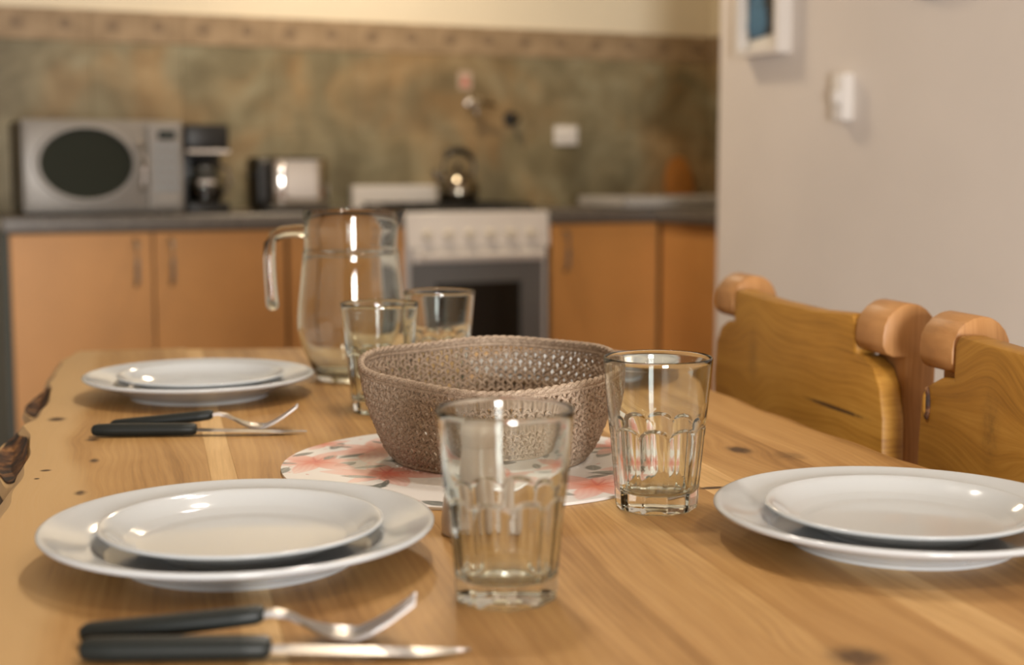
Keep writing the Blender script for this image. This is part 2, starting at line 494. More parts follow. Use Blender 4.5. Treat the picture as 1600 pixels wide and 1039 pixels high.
MB().box(0.018, 0.60, -0.95, WV - 0.02, 0.0, CT - 0.045).build('body', M['lam_edge'], t, smooth=0)
d = MB().box(0.0, 0.017, -0.47, -0.03, 0.105, CT - 0.052, 0.002, 1).build('door', M['laminate'], t)
d = MB().box(0.0, 0.017, -0.93, -0.475, 0.105, CT - 0.052, 0.002, 1).build('door', M['laminate'], t)

w = MB().box(-1.556, -0.268, -0.03, WV - 0.013, CT - 0.043, CT, 0.004, 1).build('worktop', M['granite'], None, K(0, 0), (0, 0, TH))
tag(w, 'dark granite worktop under the microwave and toaster', 'worktop')
w = MB().prism([(0.285, -0.03), (0.70, -0.03), (0.70, -0.95), (1.325, -0.95), (1.325, WV - 0.014), (0.285, WV - 0.014)], CT - 0.043, CT, 'z', 0.004, 1).build('worktop', M['granite'], None, K(0, 0), (0, 0, TH))
tag(w, 'L-shaped dark granite worktop right of the stove', 'worktop')

# ------------------------------------------------------------------ stove
t = kthing('gas_stove', 'white enamel gas stove with black oven window between the orange cabinets', 'stove', -0.262, 0, 0)
W = 0.541
MB().box(0.0, W, 0.0, WV - 0.03, 0.05, CT - 0.004, 0.004, 1).build('body', M['white_enamel'], t)
MB().box(0.015, W - 0.015, 0.03, WV - 0.07, CT - 0.004, CT + 0.004, 0.003, 1).build('hob_plate', M['black_iron'], t)
cp = MB().prism([(-0.022, CT - 0.125), (-0.012, CT - 0.002), (0.03, CT - 0.002), (0.03, CT - 0.125)], 0.0, W, 'x', 0.003, 1).build('control_panel', M['white_enamel'], t)
for k in range(6):
    kx = 0.075 + k * 0.078
    MB().lathe([(0, -0.048), (0.014, -0.048), (0.016, -0.045), (0.018, -0.020), (0, -0.018)], 20, (kx, 0, CT - 0.080), 'y').build('knob', M['knob'], cp)
hd = MB().box(0.02, W - 0.02, -0.034, -0.002, CT - 0.172, CT - 0.132, 0.004, 1).build('door_top_rail', M['white_enamel'], t)
dr = MB()
dr.box(0.02, W - 0.03, -0.028, -0.002, CT - 0.245, CT - 0.174).box(0.02, 0.10, -0.028, -0.002, CT - 0.56, CT - 0.245)
dr.box(W - 0.115, W - 0.03, -0.028, -0.002, CT - 0.56, CT - 0.245).box(0.02, W - 0.03, -0.028, -0.002, CT - 0.62, CT - 0.56)
dr = dr.build('oven_door', M['oven_grey'], t, smooth=0)
MB().box(0.10, W - 0.115, -0.020, -0.010, CT - 0.56, CT - 0.245).build('window_glass', M['black_glass'], dr, smooth=0)
hb = MB().tube([(0.05, -0.034, CT - 0.150), (0.05, -0.065, CT - 0.150), (W - 0.05, -0.065, CT - 0.150), (W - 0.05, -0.034, CT - 0.150)], 0.009, 10)
hb.build('door_handle', M['white_enamel'], dr)
MB().box(0.02, W - 0.02, -0.024, -0.002, 0.06, CT - 0.635, 0.004, 1).build('drawer', M['white_enamel'], t)
MB().box(0.0, 0.45, WV - 0.065, WV - 0.030, CT - 0.004, CT + 0.083, 0.004, 1).build('back_guard', M['white_enamel'], t)
for bx in (0.14, 0.40):
    gr = MB()
    for q in range(4): gr.box(bx - 0.105 + q * 0.07 - 0.004, bx - 0.105 + q * 0.07 + 0.004, 0.05, WV - 0.10, CT + 0.014, CT + 0.022)
    for q in (0.06, 0.27, WV - 0.12): gr.box(bx - 0.11, bx + 0.11, q - 0.004, q + 0.004, CT + 0.012, CT + 0.020)
    for q in (0.06, WV - 0.12):
        for e in (-0.105, 0.105): gr.box(bx + e - 0.005, bx + e + 0.005, q - 0.005, q + 0.005, CT + 0.003, CT + 0.014)
    gr.build('pan_grate', M['black_iron'], t, smooth=0)
    for by in (0.16, 0.38):
        MB().lathe([(0, CT + 0.003), (0.045, CT + 0.003), (0.042, CT + 0.008), (0.026, CT + 0.009), (0.024, CT + 0.011), (0, CT + 0.011)], 20, (bx, by, 0)).build('burner', M['black_iron'], t)

# kettle on the back burner
t = kthing('kettle', 'round steel kettle with dark arched handle on the stove', 'kettle', 0.088, 0.36, CT + 0.022)
MB().lathe([(0, 0), (0.066, 0), (0.074, 0.008), (0.080, 0.035), (0.076, 0.066), (0.060, 0.095), (0.036, 0.112), (0, 0.114)], 40).build('body', M['kettle'], t)
ld = MB().lathe([(0.038, 0.111), (0.036, 0.117), (0.018, 0.123), (0, 0.124)], 28).build('lid', M['kettle'], t)
MB().lathe([(0, 0.122), (0.006, 0.124), (0.006, 0.130), (0.012, 0.136), (0.010, 0.144), (0, 0.146)], 16).build('lid_knob', M['black_plastic'], ld)
MB().tube([(-0.055, 0, 0.075), (-0.080, 0, 0.092), (-0.094, 0, 0.116)], [0.018, 0.013, 0.010], 14).build('spout', M['kettle'], t)
MB().tube([(-0.060, 0, 0.085), (-0.058, 0, 0.135), (-0.045, 0, 0.172)], 0.0045, 8).build('handle_bracket', M['black_plastic'], t)
MB().tube([(0.060, 0, 0.085), (0.066, 0, 0.130), (0.058, 0, 0.165)], 0.0045, 8).build('handle_bracket', M['black_plastic'], t)
MB().tube([(-0.050, 0, 0.166), (-0.030, 0, 0.184), (0.0, 0, 0.190), (0.035, 0, 0.182), (0.062, 0, 0.160)], [0.010, 0.013, 0.014, 0.013, 0.010], 12).build('handle', M['black_plastic'], t)

# ------------------------------------------------------------------ microwave
t = kthing('microwave_oven', 'silver microwave oven with dark oval window on the left of the worktop', 'microwave', -1.479, 0.08, CT)
W, D_, HH = 0.493, 0.36, 0.298
MB().box(0.003, W - 0.003, 0.018, D_, 0.010, HH - 0.003, 0.004, 1).build('casing', M['mw_side'], t)
for fx in (0.05, W - 0.05):
    for fy in (0.05, 0.31): MB().lathe([(0, 0), (0.013, 0), (0.014, 0.011), (0, 0.011)], 14, (fx, fy, 0)).build('foot', M['black_plastic'], t)
MB().box(0.0, W, 0.0, 0.020, 0.009, HH, 0.005, 2).build('front', M['silver'], t)
dm = MB().box(0.008, 0.372, -0.012, 0.0, 0.020, HH - 0.012, 0.006, 2).build('door', M['silver'], t)
cx, cz, rx, rz = 0.190, 0.162, 0.160, 0.124
ring = []; N = 64
rg = MB()
secs = []
for k in range(N):
    a = 2 * PI * k / N; ca, sa = math.cos(a), math.sin(a)
    secs.append([(cx + rx * q * ca, yy, cz + rz * q * sa) for q, yy in ((1.0, -0.011), (0.965, -0.020), (0.90, -0.020), (0.868, -0.011))])
secs.append(secs[0]); rg.loft(secs, False); rg.build('oval_rim', M['silver'], dm)
MB().prism([(cx + rx * 0.885 * math.cos(2 * PI * k / N), cz + rz * 0.885 * math.sin(2 * PI * k / N)) for k in range(N)], -0.0145, -0.0115, 'y').build('oval_window', M['dark_window'], dm)
MB().tube([(0.352, -0.010, 0.075), (0.358, -0.036, 0.095), (0.362, -0.042, 0.155), (0.358, -0.036, 0.215), (0.352, -0.010, 0.235)], [0.007, 0.009, 0.010, 0.009, 0.007], 12).build('handle', M['chrome'], dm)
pn = MB().box(0.378, W - 0.008, -0.010, 0.0, 0.020, HH - 0.012, 0.004, 1).build('control_panel', M['silver'], t)
MB().box(0.412, 0.468, -0.013, -0.009, 0.238, 0.266, 0.002, 1).build('display', M['display'], pn)
for r in range(5):
    for c in range(3):
        MB().box(0.400 + c * 0.027, 0.421 + c * 0.027, -0.0125, -0.009, 0.205 - r * 0.032, 0.224 - r * 0.032, 0.002, 1).build('button', M['button'], pn)
MB().box(0.398, 0.478, -0.013, -0.009, 0.032, 0.060, 0.003, 1).build('door_button', M['silver'], pn)

# ------------------------------------------------------------------ coffee maker
t = kthing('coffee_maker', 'black drip coffee maker with chrome trim beside the microwave', 'coffee maker', -0.965, 0.12, CT)
MB().prism([(0.0, 0.0), (0.14, 0.0), (0.14, 0.20), (0.0, 0.20)], 0.0, 0.035, 'z', 0.008, 2).build('base', M['black_plastic'], t)
MB().box(0.0, 0.14, 0.125, 0.20, 0.03, 0.215, 0.008, 2).build('column', M['black_plastic'], t)
MB().box(0.0, 0.14, 0.0, 0.20, 0.205, 0.290, 0.010, 2).build('reservoir', M['black_plastic'], t)
MB().box(-0.001, 0.141, -0.003, 0.02, 0.196, 0.207, 0.002, 1).build('trim_band', M['chrome'], t)
MB().box(0.141, 0.152, 0.06, 0.13, 0.215, 0.275, 0.003, 1).build('water_gauge', M['paper'], t)
cf = MB().lathe([(0, 0.036), (0.045, 0.036), (0.056, 0.05), (0.060, 0.09), (0.054, 0.125), (0.044, 0.150), (0.046, 0.160), (0.043, 0.160), (0.041, 0.150), (0.051, 0.124), (0.057, 0.09), (0.053, 0.051), (0.043, 0.040), (0, 0.040)], 32, (0.07, 0.062, 0)).build('carafe', M['glass'], t)
MB().lathe([(0, 0.0405), (0.0432, 0.0405), (0.0532, 0.051), (0.0568, 0.085), (0, 0.085)], 32, (0.07, 0.062, 0)).build('coffee', M['coffee'], cf)
MB().lathe([(0.047, 0.158), (0.049, 0.168), (0.030, 0.180), (0, 0.182)], 28, (0.07, 0.062, 0)).build('carafe_lid', M['black_plastic'], cf)
MB().tube([(0.105, 0.028, 0.155), (0.132, 0.0, 0.150), (0.136, -0.004, 0.10), (0.120, 0.012, 0.062)], 0.008, 10).build('carafe_handle', M['chrome'], cf)
MB().lathe([(0.0565, 0.096), (0.0615, 0.096), (0.0605, 0.108), (0.0555, 0.108), (0.0565, 0.096)], 32, (0.07, 0.062, 0)).build('carafe_band', M['chrome'], cf)

# ------------------------------------------------------------------ toaster
t = kthing('toaster', 'chrome toaster with a black end cap on the worktop', 'toaster', -0.722, 0.15, CT)
W = 0.257
def rrect(x0, x1, z0, z1, r, n=6):
    p = []
    for cx_, cz_, a0 in ((x1 - r, z1 - r, 0), (x0 + r, z1 - r, 90), (x0 + r, z0 + r, 180), (x1 - r, z0 + r, 270)):
        for k in range(n + 1):
            a = R(a0 + 90 * k / n); p.append((cx_ + r * math.cos(a), cz_ + r * math.sin(a)))
    return p
MB().prism(rrect(0.030, W, -0.010, 0.160, 0.062, 10), 0.018, 0.176, 'z', 0.004, 2).build('shell', M['chrome'], t)
MB().prism(rrect(0.036, W - 0.006, -0.004, 0.154, 0.058, 10), 0.174, 0.183, 'z', 0.004, 2).build('top_plate', M['black_plastic'], t)
MB().prism(rrect(-0.006, 0.156, 0.012, 0.184, 0.030), 0.0, 0.040, 'x', 0.005, 2).build('end_cap', M['black_plastic'], t)
MB().box(0.01, W - 0.01, 0.0, 0.15, 0.0, 0.020, 0.004, 1).build('base', M['black_plastic'], t)
for sy in (0.045, 0.105): MB().box(0.055, W - 0.04, sy - 0.014, sy + 0.014, 0.181, 0.1855, 0.001, 1).build('bread_slot', M['black_plastic'], t)
MB().box(-0.018, 0.004, 0.055, 0.095, 0.115, 0.130, 0.004, 1).build('lever', M['black_plastic'], t)

# ------------------------------------------------------------------ right end of the counter and the wall fittings
t = kthing('drying_tray', 'low pale grey tray on the worktop in the far right corner', 'tray', 0.60, 0.02, CT)
b = MB()
b.box(0.0, 0.62, 0.0, 0.36, 0.004, 0.012, 0.002, 1).box(0.0, 0.62, 0.0, 0.012, 0.004, 0.040, 0.003, 1).box(0.0, 0.62, 0.348, 0.36, 0.004, 0.040, 0.003, 1)
b.box(0.0, 0.012, 0.0, 0.36, 0.004, 0.040, 0.003, 1).box(0.608, 0.62, 0.0, 0.36, 0.004, 0.040, 0.003, 1)
b.build('tray_body', M['pale_tray'], t)
for fx in (0.04, 0.58):
    for fy in (0.04, 0.32): MB().lathe([(0, 0), (0.010, 0), (0.012, 0.005), (0, 0.005)], 12, (fx, fy, 0)).build('foot', M['black_plastic'], t)
pts = [(-0.065, 0.0), (0.065, 0.0), (0.070, 0.06), (0.062, 0.13), (0.040, 0.175), (0.018, 0.195), (-0.018, 0.195), (-0.040, 0.175), (-0.062, 0.13), (-0.070, 0.06)]
cb = MB().prism(pts, -0.009, 0.009, 'y', 0.003, 2).build('cutting_board', M['board'], None, K(1.163, 0.541, CT + 0.002), (R(-9), 0, TH))
tag(cb, 'small round-topped wooden board leaning on the tiles behind the pale tray', 'cutting board')

t = kthing('gas_valve', 'chrome gas valve with lever on the tiles above the kettle', 'valve', 0.242, WV - 0.012, 1.279)
MB().lathe([(0, 0.0), (0.028, 0.0), (0.026, -0.006), (0.014, -0.010), (0.012, -0.045), (0.018, -0.048), (0.018, -0.066), (0, -0.070)], 24, (0, 0, 0), 'y').build('body', M['chrome'], t)
MB().tube([(0, -0.058, 0), (0.04, -0.064, -0.006), (0.075, -0.064, -0.010)], [0.009, 0.007, 0.008], 10).build('lever', M['kettle'], t)
MB().tube([(0, -0.055, 0.0), (0, -0.055, -0.03), (-0.005, -0.05, -0.045)], 0.008, 10).build('outlet', M['chrome'], t)
tg = MB().box(-0.028, 0.028, -0.0015, 0.0, -0.035, 0.035).build('warning_tag', M['tag_paper'], None, K(0.215, WV - 0.0125, 1.362), (0, 0, TH), 0)
tag(tg, 'small paper tag with a red mark stuck on the tiles above the gas valve', 'tag')
MB().prism([(-0.018, -0.02), (0.018, -0.02), (0.0, 0.024)], -0.003, -0.0014, 'y').build('red_mark', M['red_paper'], tg, smooth=0)
t = kthing('wall_spigot', 'small dark pipe stub on the tiles between valve and white socket', 'pipe', 0.408, WV - 0.012, 1.218)
MB().lathe([(0, 0), (0.030, 0), (0.028, -0.008), (0.016, -0.012), (0.016, -0.034), (0.020, -0.036), (0.020, -0.050), (0, -0.052)], 20, (0, 0, 0), 'y').build('stub', M['black_iron'], t)
MB().lathe([(0, -0.05), (0.012, -0.05), (0.012, -0.06), (0, -0.061)], 6, (0, 0, 0), 'y').build('cap', M['kettle'], t)
t = kthing('wall_socket', 'white wall socket on the brown tiles right of the stove', 'socket', 0.65, WV - 0.012, 1.157)
MB().box(-0.052, 0.052, -0.012, 0, -0.038, 0.038, 0.004, 2).build('plate', M['white_plastic'], t)
for s in (-0.024, 0.024):
    q = MB().box(s - 0.018, s + 0.018, -0.015, -0.011, -0.020, 0.020, 0.002, 1).build('outlet', M['white_plastic'], t)
    MB().box(s - 0.008, s - 0.005, -0.0156, -0.0146, -0.006, 0.008).box(s + 0.005, s + 0.008, -0.0156, -0.0146, -0.006, 0.008).build('slot', M['black_plastic'], q, smooth=0)

# the pale right wall: picture, switch, clock; local x runs along the wall (away from the camera), y out of it
def wthing(name, label, cat, v, z):
    return thing(name, label, cat, K(0.36, v, z), TH + R(90))   # local +x = +v, local +y = -u (out of the wall)
g = NT('blue_print'); ax = g.xyz(g.obj())
pz = ax[2]; px_ = ax[0]
pcol = g.ramp(g.math('ADD', g.math('MULTIPLY', g.noise(g.vec(px_, 0.0, pz), 26, 3), 0.5), g.math('MULTIPLY', pz, 1.2)), [(0.30, (0.05, 0.14, 0.24)), (0.42, (0.07, 0.19, 0.31)), (0.50, (0.015, 0.025, 0.035)), (0.60, (0.13, 0.30, 0.46))])
M['print'] = g.principled(Base_Color=pcol, Roughness=0.5)
t = wthing('framed_picture', 'deep white box frame with painted-in shade and a blue and dark print on the pale wall', 'picture', -1.213, 1.338)
FW, FH, FD = 0.205, 0.30, 0.045
b = MB()
b.box(-FW / 2, -FW / 2 + 0.018, 0, FD, 0, FH).box(FW / 2 - 0.018, FW / 2, 0, FD, 0, FH)
b.box(-FW / 2 + 0.018, FW / 2 - 0.018, 0, FD, 0, 0.018).box(-FW / 2 + 0.018, FW / 2 - 0.018, 0, FD, FH - 0.018, FH)
b.build('frame', M['frame_white'], t, smooth=0)
MB().box(-FW / 2 + 0.018, FW / 2 - 0.018, 0.0, 0.020, 0.018, FH - 0.018).build('backing', M['paper'], t, smooth=0)
pr = MB().prism([(-0.080, 0.058), (0.066, 0.044), (0.080, 0.270), (-0.080, 0.270)], 0.0205, 0.023, 'y').build('print', M['black_plastic'], t, smooth=0)  # dark print; its bare right strip stands for the frame's inner shadow
MB().prism([(-0.012, 0.054), (0.046, 0.048), (0.070, 0.075), (0.062, 0.150), (0.072, 0.262), (-0.016, 0.262), (-0.006, 0.160), (-0.022, 0.090)], 0.0228, 0.025, 'y').build('blue_figure', M['print'], pr, smooth=0)
t = wthing('light_switch', 'surface-mounted white light switch box on the pale right wall', 'switch', -1.566, 1.208)
MB().box(-0.025, 0.025, 0, 0.034, -0.060, 0.060, 0.004, 2).build('box', M['white_plastic'], t)
MB().prism(rrect(-0.012, 0.012, -0.016, 0.016, 0.006, 4), 0.033, 0.046, 'y', 0.002, 1).build('rocker', M['white_plastic'], t)
t = wthing('wall_clock', 'dark-rimmed round wall clock cut off by the upper edge, right of the switch', 'clock', -1.885, 1.578)
MB().lathe([(0.128, 0.0), (0.150, 0.0), (0.150, 0.022), (0.140, 0.030), (0.128, 0.026), (0.128, 0.0)], 64, (0, 0, 0), 'y').build('rim', M['clock_dark'], t)
fc = MB().lathe([(0, 0.002), (0.1285, 0.002), (0.1285, 0.010), (0, 0.010)], 64, (0, 0, 0), 'y').build('face', M['paper'], t)
for k in range(12):
    a = k * PI / 6
    MB().box(-0.003, 0.003, 0.010, 0.012, 0.100, 0.118).build('hour_mark', M['black_plastic'], fc, (0, 0, 0), (0, a, 0), 0)
MB().box(-0.004, 0.004, 0.012, 0.014, -0.01, 0.065).build('hour_hand', M['black_plastic'], t, (0, 0, 0), (0, R(50), 0), 0)
MB().box(-0.003, 0.003, 0.014, 0.016, -0.01, 0.095).build('minute_hand', M['black_plastic'], t, (0, 0, 0), (0, R(-60), 0), 0)

# ------------------------------------------------------------------ dining table with live edges
table = thing('dining_table', 'long live-edge wooden dining table set with plates and glasses', 'table', (0, 0, TOP), TY)
S0 = 0.30
TK = 0.052
def s_end(n): return 2.118 - 0.17 * n
EL = [(0.30, -0.124), (0.70, -0.112), (1.13, -0.118), (1.29, -0.116), (1.42, -0.120), (1.50, -0.131), (1.528, -0.135), (1.553, -0.127), (1.614, -0.122), (1.72, -0.121), (1.806, -0.128), (1.92, -0.127), (2.05, -0.124), (2.10, -0.116), (2.14, -0.108)]
ER = [(0.30, 0.665), (0.70, 0.655), (0.95, 0.662), (1.133, 0.652), (1.279, 0.644), (1.424, 0.640), (1.578, 0.639), (1.75, 0.650), (1.90, 0.648), (2.02, 0.636)]
def interp(tab, s):
    return float(np.interp(s, [a for a, _ in tab], [b for _, b in tab]))
def bump_(s, c, w):
    q = (s - c) / w
    return (1 - q * q) ** 1.5 if abs(q) < 1 else 0.0
HOL = [(1.420, 0.150, 0.020), (1.755, 0.125, 0.014)]
def bulge_l(s): return 0.010 + sum(a * bump_(s, c, w) for c, w, a in HOL) + 0.003 * math.sin(s * 23)
def dip_l(s): return sum(bump_(s, c, w) for c, w, a in HOL)
def sample(n0, n1, cnt=90): return np.linspace(0, 1, cnt)

def edge_ring_left(n_in, s):
    e = interp(EL, s) + 0.0015 * math.sin(s * 61); b = bulge_l(s); d = min(1.0, dip_l(s))
    return [(n_in, 0.0), (e + 0.012, 0.0), (e + 0.003, -0.0008), (e - 0.12 * b, -0.004 - 0.010 * d), (e - 0.45 * b, -0.009 - 0.016 * d), (e - 0.80 * b, -0.014 - 0.010 * d),
            (e - b, -0.019), (e - b - 0.003, -0.028), (e - 0.8 * b, -0.042), (e - 0.4 * b + 0.006, -TK), (n_in, -TK)]
def edge_ring_right(n_in, s):
    e = interp(ER, s) + 0.0018 * math.sin(s * 47); b = 0.012 + 0.004 * math.sin(s * 19)
    return [(n_in, 0.0), (e - 0.012, 0.0), (e - 0.003, -0.0012), (e + 0.5 * b, -0.008), (e + b, -0.022), (e + 0.6 * b, -0.040), (e - 0.004, -TK), (n_in, -TK)]
def plank_rings(name, ringf, tint, s1):
    ss = np.linspace(S0, s1, 150)
    secs = [[(n, s, z) for n, z in ringf(s)] for s in ss]
    o = MB().loft(secs).build(name, M['table'], table, smooth=30)
    o.color = (*tint, 1)
    return o
def plank(n0, n1, tint):
    def z_(n): return s_end(n)
    g2 = 0.00004
    pts = [(n0 + g2, S0), (n1 - g2, S0), (n1 - g2, s_end(n1)), (n0 + g2, s_end(n0))]
    o = MB().prism(pts, -TK, 0.0, 'z', 0.00018, 1).build('plank', M['table'], table, smooth=0)
    o.color = (*tint, 1)
    return o
plank_rings('plank', lambda s: edge_ring_left(0.04195, s), (1.0, 0.98, 0.95), 2.125)
plank(0.042, 0.064, (1.36, 1.48, 1.66))
plank(0.064, 0.196, (0.98, 0.94, 0.88))
plank(0.196, 0.325, (1.02, 1.0, 0.96))
plank(0.325, 0.352, (1.20, 1.24, 1.28))
plank(0.352, 0.430, (0.95, 0.90, 0.82))
plank(0.430, 0.468, (1.30, 1.38, 1.50))
plank(0.468, 0.556, (1.0, 0.96, 0.90))
plank_rings('plank', lambda s: edge_ring_right(0.55605, s), (1.04, 1.0, 0.94), 2.02)
for c, w_, a in HOL:                                   # bark left in the hollows of the live edge
    ss = np.linspace(c - w_ * 0.80, c + w_ * 0.80, 26)
    secs = []
    for s in ss:
        e = interp(EL, s) + 0.0015 * math.sin(s * 61); b = bulge_l(s); d = min(1.0, dip_l(s))
        q = math.sqrt(max(0.0, 1 - ((s - c) / (w_ * 0.80)) ** 2))
        prof = [(-0.02, -0.001), (0.12, -0.0035 - 0.010 * d), (0.45, -0.0083 - 0.016 * d), (0.80, -0.0132 - 0.010 * d), (1.0, -0.0182)]
        mid = 0.48
        rr = []
        for k, (t_, z) in enumerate(prof):
            tt = mid + (t_ - mid) * q
            zz = np.interp(tt, [p[0] for p in prof], [p[1] for p in prof])
            rr.append((e - tt * b, s, float(zz) + 0.0006 + 0.0012 * random.random() * q))
        lo = [(p[0], p[1], p[2] - 0.004) for p in rr][::-1]
        secs.append(rr + lo)
    MB().loft(secs).build('bark_hollow', M['bark'], table)
for sy in (0.62, 1.92):                                # trestle slabs under the top
    MB().prism([(0.06, -0.70), (0.48, -0.70), (0.52, -TOP + 0.0), (0.02, -TOP + 0.0)] if False else [(0.08, -TK), (0.46, -TK), (0.40, -0.35), (0.48, -TOP), (0.06, -TOP), (0.14, -0.35)], sy - 0.03, sy + 0.03, 'y', 0.004, 1).build('trestle_leg', M['table'], table, smooth=0)
MB().box(0.24, 0.30, 0.65, 1.89, -0.50, -0.42, 0.004, 1).build('stretcher', M['table'], table)

# ------------------------------------------------------------------ chairs
def make_chair(label):
    # local x: away from the table, y: along the table edge, z: up; x = 0 is the front of the back slab
    t = thing('wooden_chair', label, 'chair', (0, 0, 0), TY, 'rustic chairs on the right of the table')
    out = [(-0.222, 0.50), (-0.230, 0.60), (-0.229, 0.70), (-0.226, 0.775), (-0.218, 0.806), (-0.203, 0.826), (-0.180, 0.834), (-0.1635, 0.835), (-0.1625, 0.868), (-0.155, 0.876),
           (-0.06, 0.871), (0.05, 0.872), (0.155, 0.877), (0.1625, 0.868), (0.1635, 0.835), (0.185, 0.834), (0.207, 0.824), (0.220, 0.805), (0.224, 0.76), (0.222, 0.70), (0.226, 0.60), (0.222, 0.50)]
    MB().prism(out, 0.0, 0.026, 'x', 0.004, 2).build('back_slab', M['chair'], t)
    for s in (-1, 1):
        y0 = s * 0.195
        prof = [(0.026, 0.40), (0.058, 0.40), (0.060, 0.845)]
        for k in range(11):
            a = PI * k / 10
            prof.append((0.030 + 0.031 * math.cos(a), 0.860 + 0.033 * math.sin(a)))
        prof += [(-0.001, 0.850), (0.003, 0.842), (0.012, 0.838), (0.026, 0.8375)]
        p = MB().prism([(a, b) for a, b in prof], y0 - 0.030, y0 + 0.030, 'y', 0.003, 2).build('back_post', M['chair_end'], t)
        p.color = (1.0, 1.0, 1.0, 1)
        MB().prism([(0.028, 0.0), (0.068, 0.0), (0.060, 0.40), (0.026, 0.40)], y0 - 0.028, y0 + 0.028, 'y', 0.003, 1).build('leg', M['chair_end'], t)
        MB().prism([(-0.36, 0.0), (-0.32, 0.0), (-0.31, 0.40), (-0.355, 0.40)], y0 - 0.024, y0 + 0.024, 'y', 0.003, 1).build('leg', M['chair_end'], t)
        MB().box(-0.325, 0.035, y0 - 0.012, y0 + 0.012, 0.16, 0.20, 0.003, 1).build('stretcher', M['chair_end'], t)
    MB().prism([(-0.40, -0.20), (-0.38, -0.225), (0.025, -0.220), (0.025, 0.220), (-0.38, 0.225), (-0.40, 0.20)], 0.40, 0.445, 'z', 0.006, 2).build('seat', M['chair'], t)
    return t
ch = make_chair('rustic wooden chair at the far end, nearest the kitchen')
ch.location = T(0.715, 1.538)
ch2 = copy_tree(ch)
ch2.location = T(0.715, 1.018)
MB().sphere((-0.0005, 0.207, 0.806), 0.0085, 14, 10, (0.45, 0.7, 1.9)).build('bark_scar', M['bark'], ch2)
MB().sphere((-0.0012, 0.207, 0.806), 0.0072, 14, 10, (0.5, 0.6, 1.9)).build('scar_core', M['chair'], ch2)
ch2['label'] = 'rustic wooden chair behind the right-hand plate, cut by the picture edge'

# ------------------------------------------------------------------ plates
def dinner_profile():
    return [(0, 0.003), (0.071, 0.003), (0.073, 0.0), (0.078, 0.0), (0.080, 0.0035), (0.094, 0.0095), (0.112, 0.0165), (0.127, 0.0215), (0.1295, 0.0232), (0.130, 0.0246), (0.1290, 0.0258), (0.1265, 0.0260),
            (0.118, 0.0232), (0.106, 0.0195), (0.0985, 0.0168), (0.0955, 0.0148), (0.0925, 0.0112), (0.0890, 0.0084), (0.084, 0.0068), (0.06, 0.0060), (0, 0.0060)]
def side_profile():
    return [(0, 0.002), (0.050, 0.002), (0.052, 0.0), (0.0565, 0.0), (0.058, 0.0025), (0.070, 0.0070), (0.084, 0.0128), (0.0925, 0.0163), (0.0940, 0.0176), (0.0942, 0.0187), (0.0932, 0.0195), (0.0912, 0.0192),
            (0.0880, 0.0175), (0.0840, 0.0145), (0.079, 0.0110), (0.073, 0.0080), (0.066, 0.0060), (0.055, 0.0050), (0.03, 0.0046), (0, 0.0046)]
def refine(prof, k=3):
    """Catmull-Rom through a profile, so that rims and wells curve smoothly"""
    p = [Vector((a, b)) for a, b in prof]; out = []
    for i in range(len(p) - 1):
        p0, p1, p2, p3 = p[max(0, i - 1)], p[i], p[i + 1], p[min(len(p) - 1, i + 2)]
        for j in range(k):
            t = j / k
            q = 0.5 * ((2 * p1) + (p2 - p0) * t + (2 * p0 - 5 * p1 + 4 * p2 - p3) * t * t + (3 * p1 - p0 - 3 * p2 + p3) * t ** 3)
            out.append((max(q.x, 0.0), q.y))
    out.append(tuple(p[-1]))
    out[0] = tuple(prof[0])
    return out
dm_ = MB().lathe(refine(dinner_profile()), 128).mesh('dinner_plate')
sm_ = MB().lathe(refine(side_profile()), 112).mesh('side_plate')
for me in (dm_, sm_):
    me.materials.append(M['porcelain'])
    for p in me.polygons: p.use_smooth = True
PL = [((-0.182, 0.941), 'large white dinner plate in the left foreground, under the nearest small plate', 'small white plate on the left foreground dinner plate'),
      ((-0.358, 1.634), 'large white dinner plate at the far left, beside the jug', 'small white plate on the far left dinner plate'),
      ((0.272, 0.987), 'large white dinner plate at the right edge, beside the chairs', 'small white plate on the right-hand dinner plate'),
      ((0.074, 1.712), 'large white dinner plate mostly hidden behind the crochet basket', 'small white plate stacked on the plate behind the basket')]
for (x, y), la, lb in PL:
    o = put('dinner_plate', dm_, None, (x, y, TOP + 0.0002)); tag(o, la, 'plate', 'dinner plates')
    o = put('side_plate', sm_, None, (x + 0.001, y + 0.004, TOP + 0.0066)); tag(o, lb, 'plate', 'small plates stacked on dinner plates')

